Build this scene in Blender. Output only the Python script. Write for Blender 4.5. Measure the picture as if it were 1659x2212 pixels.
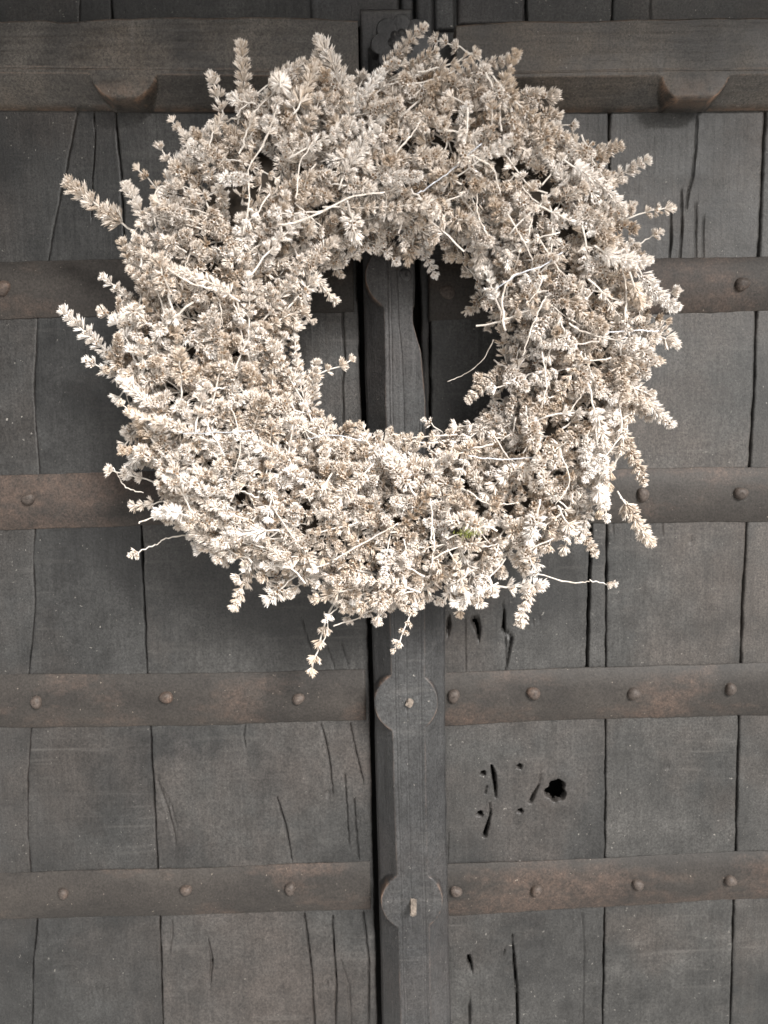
import bpy, math
import numpy as np
from mathutils import Matrix, Vector

rng = np.random.default_rng(11)
scene = bpy.context.scene
for o in list(bpy.data.objects):
    bpy.data.objects.remove(o)

# ------------------------------------------------------------------ camera
FPX, W0, H0 = 1700.0, 1659.0, 2212.0          # focal length in units of a 1659 wide picture
PITCH, YAW, ROLL = math.radians(6.5), math.radians(1.0), math.radians(0.83)
DIST, ZC = 0.772, 1.50
Fv = Vector((math.sin(YAW)*math.cos(PITCH), math.cos(YAW)*math.cos(PITCH), -math.sin(PITCH)))
Rv = Fv.cross(Vector((0, 0, 1))).normalized()
Uv = Rv.cross(Fv).normalized()
R2 = Rv*math.cos(ROLL) - Uv*math.sin(ROLL)
U2 = Uv*math.cos(ROLL) + Rv*math.sin(ROLL)
CAM = Vector((0, 0, ZC)) - Fv*DIST
cam_data = bpy.data.cameras.new('camera')
cam = bpy.data.objects.new('camera', cam_data)
scene.collection.objects.link(cam)
M3 = Matrix((R2, U2, -Fv)).transposed()
cam.matrix_world = Matrix.Translation(CAM) @ M3.to_4x4()
cam_data.sensor_fit = 'HORIZONTAL'
cam_data.sensor_width = 36.0
cam_data.lens = 36.0*FPX/W0
cam_data.clip_start = 0.01
cam_data.clip_end = 500
cam_data.dof.use_dof = True
cam_data.dof.focus_distance = 0.70
cam_data.dof.aperture_fstop = 5.6
scene.camera = cam
scene.render.resolution_x, scene.render.resolution_y = 768, 1024

# ------------------------------------------------------------------ light
SUN_EL, SUN_AZ = math.radians(33), math.radians(30)     # azimuth: to the right of the door's normal
world = bpy.data.worlds.new('World')
scene.world = world
world.use_nodes = True
nt = world.node_tree
nt.nodes.clear()
sky = nt.nodes.new('ShaderNodeTexSky')
sky.sky_type = 'NISHITA'
sky.sun_disc = False
sky.sun_elevation = SUN_EL
sky.sun_rotation = math.pi - SUN_AZ
sky.dust_density = 4.0
hs = nt.nodes.new('ShaderNodeHueSaturation')
hs.inputs['Saturation'].default_value = 0.25            # thin cloud: almost white sky
bg = nt.nodes.new('ShaderNodeBackground')
bg.inputs['Strength'].default_value = 0.07
wo = nt.nodes.new('ShaderNodeOutputWorld')
nt.links.new(sky.outputs[0], hs.inputs['Color'])
nt.links.new(hs.outputs[0], bg.inputs['Color'])
nt.links.new(bg.outputs[0], wo.inputs['Surface'])
sd = bpy.data.lights.new('sun', 'SUN')
sd.energy = 4.6
sd.angle = math.radians(20)
sd.color = (1.0, 0.975, 0.945)
sun = bpy.data.objects.new('sun', sd)
scene.collection.objects.link(sun)
to_sun = Vector((math.sin(SUN_AZ)*math.cos(SUN_EL), -math.cos(SUN_AZ)*math.cos(SUN_EL), math.sin(SUN_EL)))
sun.rotation_euler = to_sun.to_track_quat('Z', 'Y').to_euler()
scene.view_settings.view_transform = 'Standard'
scene.view_settings.look = 'None'
scene.view_settings.gamma = 1.0
scene.view_settings.use_curve_mapping = False
scene.view_settings.exposure = 0.90
scene.render.engine = 'CYCLES'
scene.cycles.max_bounces = 5
scene.cycles.diffuse_bounces = 3
scene.cycles.glossy_bounces = 2
scene.cycles.transmission_bounces = 2

# ------------------------------------------------------------------ helpers
def up(px, py, h=0.0):
    """picture point -> point of the plane standing h metres in front of the planks"""
    d = Fv*FPX + R2*(px - W0/2) - U2*(py - H0/2)
    t = (-h - CAM.y)/d.y
    return CAM + d*t

def up2(px, py, h=0.0):
    p = up(px, py, h)
    return (p.x, p.z)

def mm(px):                      # picture units to metres on the planks
    return px*DIST/FPX

def link(o, parent=None):
    scene.collection.objects.link(o)
    if parent is not None:
        o.parent = parent
    return o

def empty(name, loc):
    o = bpy.data.objects.new(name, None)
    o.location = loc
    o.empty_display_size = 0.05
    return link(o)

def tag(o, label, cat, group=None):
    o['label'] = label
    o['category'] = cat
    if group:
        o['group'] = group

def np_mesh(name, V, quads=None, tris=None, smooth=False, fattr=None, vattr=None):
    me = bpy.data.meshes.new(name)
    V = np.asarray(V, np.float32)
    me.vertices.add(len(V))
    me.vertices.foreach_set('co', V.ravel())
    idx, cnt = [], []
    if quads is not None and len(quads):
        q = np.asarray(quads, np.int32); idx.append(q.ravel()); cnt.append(np.full(len(q), 4, np.int32))
    if tris is not None and len(tris):
        t = np.asarray(tris, np.int32); idx.append(t.ravel()); cnt.append(np.full(len(t), 3, np.int32))
    idx = np.concatenate(idx); cnt = np.concatenate(cnt)
    me.loops.add(len(idx))
    me.loops.foreach_set('vertex_index', idx)
    me.polygons.add(len(cnt))
    st = np.concatenate([[0], np.cumsum(cnt)[:-1]]).astype(np.int32)
    me.polygons.foreach_set('loop_start', st)
    me.polygons.foreach_set('use_smooth', np.full(len(cnt), smooth))
    for dom, dic in (('FACE', fattr), ('POINT', vattr)):
        for k, v in (dic or {}).items():
            a = me.attributes.new(k, 'FLOAT', dom)
            a.data.foreach_set('value', np.asarray(v, np.float32))
    me.update(calc_edges=True)
    me.validate()
    return me

def part(name, me, mat, parent):
    o = bpy.data.objects.new(name, me)
    if mat and not len(me.materials):
        me.materials.append(mat)
    link(o, parent)
    if parent is not None:                       # meshes are written in world space
        loc = Vector((0, 0, 0)); p = parent
        while p is not None:
            loc += p.location; p = p.parent
        o.location = -loc
    return o

# value noise for relief
_tab = rng.random((256, 256))
def vnoise(x, y):
    xi = np.floor(x).astype(int); yi = np.floor(y).astype(int)
    fx = x - xi; fy = y - yi
    fx = fx*fx*(3 - 2*fx); fy = fy*fy*(3 - 2*fy)
    a = _tab[xi % 256, yi % 256]; b = _tab[(xi+1) % 256, yi % 256]
    c = _tab[xi % 256, (yi+1) % 256]; d = _tab[(xi+1) % 256, (yi+1) % 256]
    return (a*(1-fx) + b*fx)*(1-fy) + (c*(1-fx) + d*fx)*fy - 0.5

def seg_dist(X, Z, pts, ws):
    """distance to a polyline and the local half width"""
    best = np.full(X.shape, 1e9); wl = np.zeros(X.shape)
    for (a, b, wa, wb) in zip(pts[:-1], pts[1:], ws[:-1], ws[1:]):
        ax, az = a; bx, bz = b
        dx, dz = bx-ax, bz-az
        t = np.clip(((X-ax)*dx + (Z-az)*dz)/(dx*dx+dz*dz+1e-12), 0, 1)
        d = np.hypot(X-ax-t*dx, Z-az-t*dz)
        m = d < best
        best = np.where(m, d, best); wl = np.where(m, wa + t*(wb-wa), wl)
    return best, wl

def blur(H, n):
    for _ in range(n):
        P = np.pad(H, 1, mode='edge')
        H = (P[:-2, 1:-1] + P[2:, 1:-1] + P[1:-1, :-2] + P[1:-1, 2:] + 4*P[1:-1, 1:-1])/8
    return H

def relief(name, X, Z, Hh, back=0.02, mat=None, parent=None, wear_px=0, drop=None, wear=None):
    """solid slab whose front is the height field Hh over the grid X, Z (rows x cols)"""
    nr, nc = X.shape
    V = np.stack([X, -Hh, Z], -1).reshape(-1, 3)
    ids = np.arange(nr*nc).reshape(nr, nc)
    Q = np.stack([ids[:-1, :-1], ids[:-1, 1:], ids[1:, 1:], ids[1:, :-1]], -1).reshape(-1, 4)
    if drop is not None:                         # pierced right through
        deep = (Hh < drop).ravel()
        Q = Q[~deep[Q].all(1)]
    ring = np.concatenate([ids[0, :], ids[1:, -1], ids[-1, -2::-1], ids[-2:0:-1, 0]])
    B = V[ring].copy(); B[:, 1] = back
    n0 = len(V)
    rb = n0 + np.arange(len(ring))
    r2 = np.roll(ring, -1); rb2 = np.roll(rb, -1)
    Q2 = np.stack([ring, rb, rb2, r2], -1)
    if wear is not None:
        wear = wear.ravel()
    else:
        wear = np.zeros(nr*nc)
    if wear_px:
        wear = np.clip((Hh - blur(Hh, wear_px))/0.0006, 0, 1).ravel()
    va = {'wear': np.concatenate([wear, np.zeros(len(ring))])}
    me = np_mesh(name, np.concatenate([V, B]), quads=np.concatenate([Q, Q2]), smooth=True, vattr=va)
    # orientation: rows must run so that normals face -y
    e1 = V[ids[0, 1]] - V[ids[0, 0]]; e2 = V[ids[1, 0]] - V[ids[0, 0]]
    if np.cross(e1, e2)[1] > 0:
        me.flip_normals()
    return part(name, me, mat, parent)

# ------------------------------------------------------------------ materials
def nodes(name):
    m = bpy.data.materials.new(name)
    m.use_nodes = True
    t = m.node_tree
    return m, t, t.nodes['Principled BSDF']

def N(t, typ, **kw):
    n = t.nodes.new(typ)
    for k, v in kw.items():
        if k in n.inputs.keys() if hasattr(n.inputs, 'keys') else False:
            n.inputs[k].default_value = v
        else:
            setattr(n, k, v)
    return n

def coords(t, scale, rand=True):
    tc = t.nodes.new('ShaderNodeTexCoord')
    mp = t.nodes.new('ShaderNodeMapping')
    mp.inputs['Scale'].default_value = scale
    t.links.new(tc.outputs['Object'], mp.inputs['Vector'])
    if rand:
        oi = t.nodes.new('ShaderNodeObjectInfo')
        mu = t.nodes.new('ShaderNodeMath'); mu.operation = 'MULTIPLY'; mu.inputs[1].default_value = 37.0
        t.links.new(oi.outputs['Random'], mu.inputs[0])
        cb = t.nodes.new('ShaderNodeCombineXYZ')
        for i in range(3):
            t.links.new(mu.outputs[0], cb.inputs[i])
        t.links.new(cb.outputs[0], mp.inputs['Location'])
    return mp.outputs[0]

def noise(t, vec, scale, detail=5, rough=0.6, lac=2.0):
    n = t.nodes.new('ShaderNodeTexNoise')
    n.inputs['Scale'].default_value = scale
    n.inputs['Detail'].default_value = detail
    n.inputs['Roughness'].default_value = rough
    t.links.new(vec, n.inputs['Vector'])
    return n.outputs['Fac']

def ramp(t, fac, stops):
    r = t.nodes.new('ShaderNodeValToRGB')
    els = r.color_ramp.elements
    while len(els) < len(stops):
        els.new(0.5)
    for e, (p, c) in zip(els, stops):
        e.position = p
        e.color = (*c, 1) if len(c) == 3 else c
    t.links.new(fac, r.inputs['Fac'])
    return r.outputs['Color']

def mix(t, fac, a, b, mode='MIX'):
    m = t.nodes.new('ShaderNodeMix')
    m.data_type = 'RGBA'
    m.blend_type = mode
    for s, v in ((m.inputs[0], fac), (m.inputs[6], a), (m.inputs[7], b)):
        if isinstance(v, (int, float)):
            s.default_value = v
        elif isinstance(v, tuple):
            s.default_value = (*v, 1)
        else:
            t.links.new(v, s)
    return m.outputs[2]

def mth(t, op, a, b=0.0):
    m = t.nodes.new('ShaderNodeMath')
    m.operation = op
    for s, v in ((m.inputs[0], a), (m.inputs[1], b)):
        if isinstance(v, (int, float)):
            s.default_value = v
        else:
            t.links.new(v, s)
    return m.outputs[0]

def bump(t, bsdf, hgt, strength, dist):
    b = t.nodes.new('ShaderNodeBump')
    b.inputs['Strength'].default_value = strength
    b.inputs['Distance'].default_value = dist
    t.links.new(hgt, b.inputs['Height'])
    t.links.new(b.outputs[0], bsdf.inputs['Normal'])

K3 = (0, 0, 0); W3 = (1, 1, 1)

def wood(name, dark, mid, warm, along='Z', rough=0.46, grainy=0.35):
    m, t, b = nodes(name)
    st = (1.0, 1.0, 0.07) if along == 'Z' else (0.07, 1.0, 1.0)
    sx = (0.06, 1.0, 1.0) if along == 'Z' else (1.0, 1.0, 0.06)
    vg = coords(t, st)                 # stretched along the grain
    vx = coords(t, sx)                 # scuffs across the grain
    vo = coords(t, (1, 1, 1))
    grain = noise(t, vg, 260, 3, 0.65)
    cloud = noise(t, vo, 9, 5, 0.66)
    cloud2 = noise(t, vo, 38, 4, 0.7)
    fine = noise(t, vo, 520, 3, 0.8)
    c = ramp(t, cloud, [(0.36, dark), (0.64, mid)])
    c = mix(t, ramp(t, noise(t, vo, 5, 5, 0.6), [(0.48, K3), (0.66, W3)]), c, warm)
    c = mix(t, 0.55, c, ramp(t, cloud2, [(0.32, (0.30,)*3), (0.68, (0.74,)*3)]), 'OVERLAY')
    c = mix(t, grainy, c, ramp(t, grain, [(0.3, (0.3,)*3), (0.7, (0.72,)*3)]), 'OVERLAY')
    c = mix(t, 0.95, c, ramp(t, fine, [(0.33, (0.20,)*3), (0.67, (0.82,)*3)]), 'OVERLAY')
    # scuffs, dust specks
    zone = ramp(t, noise(t, vo, 8, 3, 0.6), [(0.45, K3), (0.66, W3)])
    scf = ramp(t, noise(t, vx, 150, 4, 0.6), [(0.56, K3), (0.72, W3)])
    c = mix(t, mth(t, 'MULTIPLY', mth(t, 'MULTIPLY', scf, zone), 0.20), c, (0.15, 0.14, 0.13))
    spots = ramp(t, noise(t, vo, 330, 2, 0.5), [(0.715, K3), (0.76, W3)])
    zone2 = ramp(t, noise(t, vo, 14, 3, 0.6), [(0.40, (0.1,)*3), (0.62, W3)])
    c = mix(t, mth(t, 'MULTIPLY', spots, mth(t, 'MULTIPLY', zone2, 0.5)), c, (0.34, 0.32, 0.29))
    # bare wood on rubbed edges
    at = t.nodes.new('ShaderNodeAttribute'); at.attribute_name = 'wear'
    wz = ramp(t, noise(t, vo, 60, 4, 0.7), [(0.40, K3), (0.58, W3)])
    c = mix(t, mth(t, 'MULTIPLY', at.outputs['Fac'], wz), c, (0.20, 0.125, 0.085))
    t.links.new(c, b.inputs['Base Color'])
    rr = ramp(t, cloud2, [(0.3, (rough-.06,)*3), (0.7, (rough+.12,)*3)])
    t.links.new(rr, b.inputs['Roughness'])
    b.inputs['Specular IOR Level'].default_value = 0.36
    h = mth(t, 'ADD', mth(t, 'MULTIPLY', grain, 0.7), mth(t, 'MULTIPLY', fine, 0.5))
    bump(t, b, h, 0.5, 0.0009)
    return m

M_PLANK = wood('dark stained planks', (0.0125, 0.0124, 0.0122), (0.0315, 0.0305, 0.029), (0.033, 0.028, 0.025))
M_PLANK_DIM = wood('planks toned for dim side', (0.0098, 0.0098, 0.0097), (0.023, 0.0227, 0.022), (0.0245, 0.0213, 0.0192))  # same boards with the dimmer light of the left side put into the colour
M_PLANK_LIT = wood('planks toned for lit side', (0.015, 0.015, 0.0145), (0.036, 0.0345, 0.0325), (0.038, 0.032, 0.028))  # same boards lightened in colour for the stronger light on the right
M_POST = wood('dark stained post', (0.016, 0.016, 0.0165), (0.029, 0.029, 0.029), (0.029, 0.026, 0.025))
M_RAIL = wood('dark stained rail', (0.023, 0.0208, 0.0188), (0.050, 0.0445, 0.0385), (0.060, 0.048, 0.037), along='X', rough=0.5)

def iron(name, lo, hi, rust, amount):
    m, t, b = nodes(name)
    vo = coords(t, (1, 1, 1)); vs = coords(t, (0.45, 1, 1))
    c = ramp(t, noise(t, vs, 16, 5, 0.65), [(0.3, lo), (0.7, hi)])
    rz = ramp(t, noise(t, vs, 15, 5, 0.65), [(0.60-amount, K3), (0.74-amount, W3)])
    rf = ramp(t, noise(t, vo, 120, 5, 0.7), [(0.35, (0.25,)*3), (0.65, W3)])
    c = mix(t, mth(t, 'MULTIPLY', rz, rf), c, rust)
    fine = noise(t, vo, 480, 3, 0.8)
    c = mix(t, 0.7, c, ramp(t, fine, [(0.33, (0.24,)*3), (0.67, (0.78,)*3)]), 'OVERLAY')
    sp = ramp(t, noise(t, vo, 300, 2, 0.5), [(0.73, K3), (0.78, W3)])
    c = mix(t, mth(t, 'MULTIPLY', sp, 0.55), c, (0.28, 0.24, 0.20))
    t.links.new(c, b.inputs['Base Color'])
    b.inputs['Roughness'].default_value = 0.6
    b.inputs['Specular IOR Level'].default_value = 0.22
    b.inputs['Metallic'].default_value = 0.0
    h = mth(t, 'ADD', mth(t, 'MULTIPLY', noise(t, vo, 45, 4, 0.6), 1.0), mth(t, 'MULTIPLY', fine, 0.35))
    bump(t, b, h, 0.5, 0.0012)
    return m

M_IRON = iron('painted iron strap', (0.0155, 0.014, 0.0128), (0.034, 0.0295, 0.026), (0.054, 0.0385, 0.031), 0.11)
M_RIVET = iron('rusty rivet', (0.030, 0.025, 0.022), (0.068, 0.054, 0.046), (0.085, 0.056, 0.042), 0.1)

m, t, b = nodes('bare end grain peg')
c = ramp(t, noise(t, coords(t, (1, 1, 1)), 300, 4, 0.6), [(0.3, (0.05, 0.04, 0.032)), (0.7, (0.20, 0.165, 0.135))])
t.links.new(c, b.inputs['Base Color']); b.inputs['Roughness'].default_value = 0.8
M_PEG = m

m, t, b = nodes('black light stop')
c = ramp(t, noise(t, coords(t, (1, 1, .1)), 60, 4, 0.6), [(0.3, (0.012,)*3), (0.7, (0.022, 0.021, 0.02))])
t.links.new(c, b.inputs['Base Color']); b.inputs['Roughness'].default_value = 0.9
M_LIGHT_STOP = m  # black so that gaps and pierced holes read as deep shade

def dry(name):
    m, t, b = nodes(name)
    oi = t.nodes.new('ShaderNodeObjectInfo')
    a1 = t.nodes.new('ShaderNodeAttribute'); a1.attribute_name = 'tone'
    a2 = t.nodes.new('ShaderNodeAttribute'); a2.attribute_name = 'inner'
    a3 = t.nodes.new('ShaderNodeAttribute'); a3.attribute_name = 'stem'
    vo = coords(t, (1, 1, 1), False)
    mixv = mth(t, 'ADD', mth(t, 'MULTIPLY', a1.outputs['Fac'], 0.62),
               mth(t, 'MULTIPLY', oi.outputs['Random'], 0.38))
    c = ramp(t, mixv, [(0.05, (0.50, 0.405, 0.315)), (0.30, (0.72, 0.645, 0.57)), (0.6, (0.83, 0.78, 0.73)), (1.0, (0.88, 0.86, 0.835))])
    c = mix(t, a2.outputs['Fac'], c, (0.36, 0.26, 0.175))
    c = mix(t, a3.outputs['Fac'], c, (0.66, 0.615, 0.56))
    t.links.new(c, b.inputs['Base Color'])
    b.inputs['Roughness'].default_value = 0.85
    b.inputs['Specular IOR Level'].default_value = 0.2
    tr = t.nodes.new('ShaderNodeBsdfTranslucent')
    t.links.new(c, tr.inputs['Color'])
    ms = t.nodes.new('ShaderNodeMixShader'); ms.inputs[0].default_value = 0.22
    out = t.nodes['Material Output']
    t.links.new(b.outputs[0], ms.inputs[1]); t.links.new(tr.outputs[0], ms.inputs[2])
    t.links.new(ms.outputs[0], out.inputs['Surface'])
    return m
M_DRY = dry('dried flower')

def plain(name, a, b2, rough=0.8, scale=200, metallic=0.0):
    m, t, b = nodes(name)
    c = ramp(t, noise(t, coords(t, (1, 1, 1)), scale, 4, 0.6), [(0.3, a), (0.7, b2)])
    t.links.new(c, b.inputs['Base Color']); b.inputs['Roughness'].default_value = rough
    b.inputs['Metallic'].default_value = metallic
    return m
M_STEM = plain('dry stem', (0.36, 0.31, 0.26), (0.68, 0.63, 0.575))
M_WIRE = plain('galvanised wire', (0.40, 0.42, 0.45), (0.62, 0.64, 0.68), 0.45, 400, 0.6)
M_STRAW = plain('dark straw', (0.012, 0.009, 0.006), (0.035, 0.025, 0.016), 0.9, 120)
M_MOSS = plain('green moss', (0.10, 0.12, 0.02), (0.26, 0.28, 0.06), 0.9, 300)
M_GROUND = plain('pale paving', (0.60, 0.59, 0.57), (0.74, 0.725, 0.70), 0.9, 3)
M_SHADE_SLAB = plain('dark shade slab', (0.030, 0.026, 0.022), (0.06, 0.052, 0.045), 0.8, 6)  # for the unseen slab overhead, dark so it throws little light back

# ------------------------------------------------------------------ ground, and an added slab to shade the door
def box(name, lo, hi, mat, parent=None):
    x0, y0, z0 = lo; x1, y1, z1 = hi
    V = [(x0,y0,z0),(x1,y0,z0),(x1,y1,z0),(x0,y1,z0),(x0,y0,z1),(x1,y0,z1),(x1,y1,z1),(x0,y1,z1)]
    Q = [(3,2,1,0),(4,5,6,7),(0,1,5,4),(1,2,6,5),(2,3,7,6),(3,0,4,7)]
    return part(name, np_mesh(name, V, quads=Q), mat, parent)

g = box('ground', (-150, -300, -0.3), (150, 3, 0), M_GROUND); g['kind'] = 'structure'
p = box('shade_slab', (-3.0, -0.88, 2.38), (3.0, 0.3, 2.54), M_SHADE_SLAB); p['kind'] = 'structure'  # unseen overhang added to block sun and sky from the door's top

# ------------------------------------------------------------------ door leaves
LEFT = empty('door_leaf', (-0.35, 0.02, 0.0))
tag(LEFT, 'dark plank door leaf with iron straps, left of the central post', 'door', 'leaves of the double door')
RIGHT = empty('door_leaf', (0.45, 0.02, 0.0))
tag(RIGHT, 'dark plank door leaf carrying the central post, with a dark knot hole', 'door', 'leaves of the double door')

ZLO, ZHI = 0.80, 2.26
XLO, XHI = -0.60, 0.62

def line(pts, h=0.0, ext=True):
    """polyline in picture units (top to bottom) -> function x(z)"""
    w = [up2(x, y, h) for x, y in pts]
    w.sort(key=lambda q: q[1])
    zs = [q[1] for q in w]; xs = [q[0] for q in w]
    if ext:
        s0 = (xs[1]-xs[0])/(zs[1]-zs[0]); s1 = (xs[-1]-xs[-2])/(zs[-1]-zs[-2])
        s0 = max(-.08, min(.08, s0)); s1 = max(-.08, min(.08, s1))
        zs = [ZLO-.1]+zs+[ZHI+.1]; xs = [xs[0]+s0*(ZLO-.1-zs[1])]+xs+[xs[-1]+s1*(ZHI+.1-zs[-2])]
    return lambda z: np.interp(z, zs, xs)

def const(x):
    return lambda z: np.full(np.shape(z), x)

# cracks, gouges, holes: (points, widths in picture units, depth in mm)
CR = []
def crack(pts, w, d=3.0, h=0.0, taper=True):
    P = [up2(x, y, h) for x, y in pts]
    n = len(P)
    if np.isscalar(w):
        ws = [w]*n
        if taper:
            ws[0] = w*.35; ws[-1] = w*.35
    else:
        ws = list(w)
    CR.append((P, [max(mm(q)/2, 0.00018) for q in ws], d/1000))

crack([(203, 243), (207, 300), (200, 387), (198, 467)], 1.6, 2)
crack([(693, 1565), (703, 1598), (710, 1633), (716, 1680), (720, 1718)], 2.6)
crack([(598, 1723), (607, 1752), (615, 1778), (624, 1820), (630, 1860)], 3)
crack([(340, 1683), (350, 1715), (360, 1743), (372, 1785), (380, 1823)], 5, 1.6)
crack([(350, 1700), (370, 1740), (383, 1790)], 3, 1.2)
crack([(745, 1673), (750, 1750), (755, 1828)], 2.2)
crack([(765, 1728), (770, 1790), (775, 1858)], 2.4)
crack([(757, 1565), (770, 1630), (785, 1688)], 2.4)
crack([(530, 1568), (527, 1590), (529, 1613)], 2.4, 2)
crack([(707, 1398), (722, 1443)], 1.8, 2); crack([(737, 1388), (752, 1438)], 1.8, 2)
crack([(657, 1975), (668, 2050), (675, 2125), (680, 2230)], 3.2, taper=False)
crack([(718, 1980), (722, 2050), (727, 2125), (725, 2230)], 3, taper=False)
crack([(785, 1970), (797, 2075), (797, 2230)], 2.8, taper=False)
crack([(450, 2030), (457, 2075), (455, 2125)], 6, 2.2)
crack([(372, 1990), (371, 2020), (367, 2060)], 5, 1.6)
crack([(690, 2130), (706, 2124), (720, 2115)], 4.5, 2)
crack([(735, 2070), (752, 2130), (760, 2220)], 7, 1.3)
crack([(190, 2150), (215, 2128), (240, 2140)], 5, 1.4)
crack([(740, 640), (740, 678), (744, 768), (740, 828), (742, 914), (741, 960)], 2.2, 2.5)
crack([(653, 1340), (665, 1380), (672, 1400)], 1.6, 2)
# right leaf
crack([(1506, 247), (1503, 320), (1496, 386), (1487, 413), (1483, 452)], 2.2, 2)
crack([(1472, 416), (1473, 500), (1469, 560)], 2.6, 2.5); crack([(1449, 452), (1450, 520), (1446, 560)], 2.6, 2.5)
crack([(1503, 440), (1503, 560)], 1.6, 1.5); crack([(1520, 470), (1519, 560)], 1.4, 1.2)
crack([(1135, -60), (1137, 60)], 3.2, 5, taper=False)
crack([(1407, -10), (1404, 20), (1407, 60)], 2, 2)
crack([(1277, 1100), (1276, 1195), (1271, 1330), (1268, 1450)], 4.2, 8, taper=False)
crack([(969, 1330), (970, 1350), (966, 1372)], 8, 3)
crack([(1026, 1340), (1033, 1358), (1034, 1384)], [14, 9, 2], 4)
crack([(1090, 1320), (1087, 1359), (1106, 1378), (1100, 1408), (1092, 1448)], [3, 6, 5, 4, 2], 3)
crack([(1086, 1300), (1092, 1370), (1094, 1430)], 3, 2)
crack([(1005, 1340), (1006, 1450)], 1.8, 1.5, taper=False)
crack([(1170, 1335), (1140, 1350)], 3, 1)
crack([(1048, 1806), (1053, 1785), (1060, 1760)], [7, 6, 2], 4.5)
crack([(1060, 1760), (1058, 1735)], [4, 2], 2.5)
crack([(1062, 1655), (1067, 1675), (1070, 1700), (1071, 1724)], [4, 8, 6, 2], 4)
crack([(1052, 1698), (1048, 1716)], 5, 3)
crack([(1146, 1732), (1154, 1714), (1164, 1695)], [6, 5, 2], 3.5)
crack([(1164, 1695), (1168, 1672)], 2, 1.5)
crack([(1107, 2020), (1111, 2080), (1117, 2150), (1119, 2240)], [1, 5, 5, 5], 3.5)
crack([(1013, 2068), (1015, 2082), (1020, 2100)], [7, 8, 3], 4)
crack([(1015, 2165), (1014, 2185), (1014, 2208)], [5, 6, 3], 3.5)
crack([(1092, 2050), (1088, 2062)], 6, 3)
crack([(1258, 1975), (1262, 2040), (1260, 2230)], 2, 1.5)
crack([(1445, 1655), (1425, 1652)], 2, 1)
crack([(968, 1800), (966, 1858)], 3, 1)
crack([(1430, 1120), (1433, 1160)], 2, 1); crack([(1323, 1110), (1325, 1150)], 2.5, 1)

HOLES = [(1201, 1708, 21, 24, 10.0), (1044, 1671, 6, 6, 10), (1122, 1656, 6, 6, 10), (1124, 1752, 6, 6, 10), (1037, 1759, 7, 7, 10),
         (708, 1716, 5, 8, 1.5), (781, 1697, 4, 7, 1.5), (775, 1770, 4, 8, 1.5), (215, 2140, 14, 5, 1.2), (1492, 1166, 6, 3, 1.2)]

def plank_relief(X, Z, seed, xl, xr):
    Hh = 0.0011*vnoise(X*9+seed*3.1, Z*5+seed) + 0.0006*vnoise(X*40+seed, Z*6) + 0.00018*vnoise(X*300, Z*22+seed)
    e = np.minimum(X-xl, xr-X)
    Hh -= 0.0009*np.clip(1-e/0.0018, 0, 1)**2
    for P, ws, d in CR:
        xs = [q[0] for q in P]; zs = [q[1] for q in P]
        rr, cc = np.where((X > min(xs)-.01) & (X < max(xs)+.01) & (Z > min(zs)-.01) & (Z < max(zs)+.01))
        if not len(rr):
            continue
        jx = 0.0006*vnoise(Z[rr, cc]*120+seed, Z[rr, cc]*0+P[0][0]*50)
        ds, wl = seg_dist(X[rr, cc]+jx, Z[rr, cc], P, ws)
        wl = np.maximum(wl*1.15, 0.0005)
        Hh[rr, cc] -= 1.6*d*np.clip(1.5-ds/wl, 0, 1)
    for (px, py, rx, ry, d) in HOLES:
        cx, cz = up2(px, py)
        a, b2 = mm(rx), mm(ry)
        q = np.hypot((X-cx)/a, (Z-cz)/b2)
        near = q < 4
        if not near.any():
            continue
        ang = np.arctan2(Z-cz, X-cx)
        q = q*(1+0.10*np.sin(3*ang+1)+0.07*np.sin(5*ang+px)+0.05*np.sin(8*ang))
        Hh = np.where(near, Hh - d/1000*np.clip((1.10-q)/(0.07 if d >= 10 else 0.3), 0, 1) + (0.0008*np.exp(-((q-1.7)/.5)**2) if rx > 10 and d >= 10 else 0), Hh)
    return Hh

def axis(lo, hi, a, b2, fine, coarse):
    """fine steps between a and b2, coarse outside"""
    out = [lo]
    while out[-1] < hi - 1e-6:
        s = fine if a <= out[-1] <= b2 else coarse
        out.append(min(hi, out[-1]+s))
    return np.array(out)

ZROWS = axis(ZLO, ZHI, 0.985, 2.03, 0.0032, 0.014)

def plank(xl, xr, parent, seed, mat=M_PLANK, lift=0.0, z0=None, z1=None, jit=0.0006):
    zr = ZROWS
    if seed == 5:                                  # finer rows where the board is pierced
        zr = np.unique(np.concatenate([zr, np.arange(up(1100, 1815).z, up(1100, 1640).z, 0.0009)]))
    if z0 is not None:
        zr = zr[(zr >= z0) & (zr <= z1)]
    L = xl(zr) + jit*2*vnoise(zr*70+seed*7.7, zr*0+seed) + jit*vnoise(zr*260, zr*0+seed*3)
    R = xr(zr) + jit*2*vnoise(zr*70+seed*5.3, zr*0+seed+9) + jit*vnoise(zr*260, zr*0+seed*5+2)
    wid = float(np.max(R-L))
    inside = float(np.mean(R)) > -0.42 and float(np.mean(L)) < 0.42
    n = max(6, int(wid/(0.00098 if inside else 0.005)))
    u = np.linspace(0, 1, n)
    u = np.concatenate([[0], 0.0008/wid*np.array([1, 2, 3]), u[(u > .0035/wid) & (u < 1-.0035/wid)], 1-0.0008/wid*np.array([3, 2, 1]), [1]]) if inside else u
    X = L[:, None] + u[None, :]*(R-L)[:, None]
    Z = np.repeat(zr[:, None], len(u), 1)
    Hh = plank_relief(X, Z, seed, L[:, None], R[:, None]) + lift
    return relief('plank', X, Z, Hh, 0.030, mat, parent, drop=lift-0.0034)

def off(f, d):
    return lambda z: f(z)+d

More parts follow.
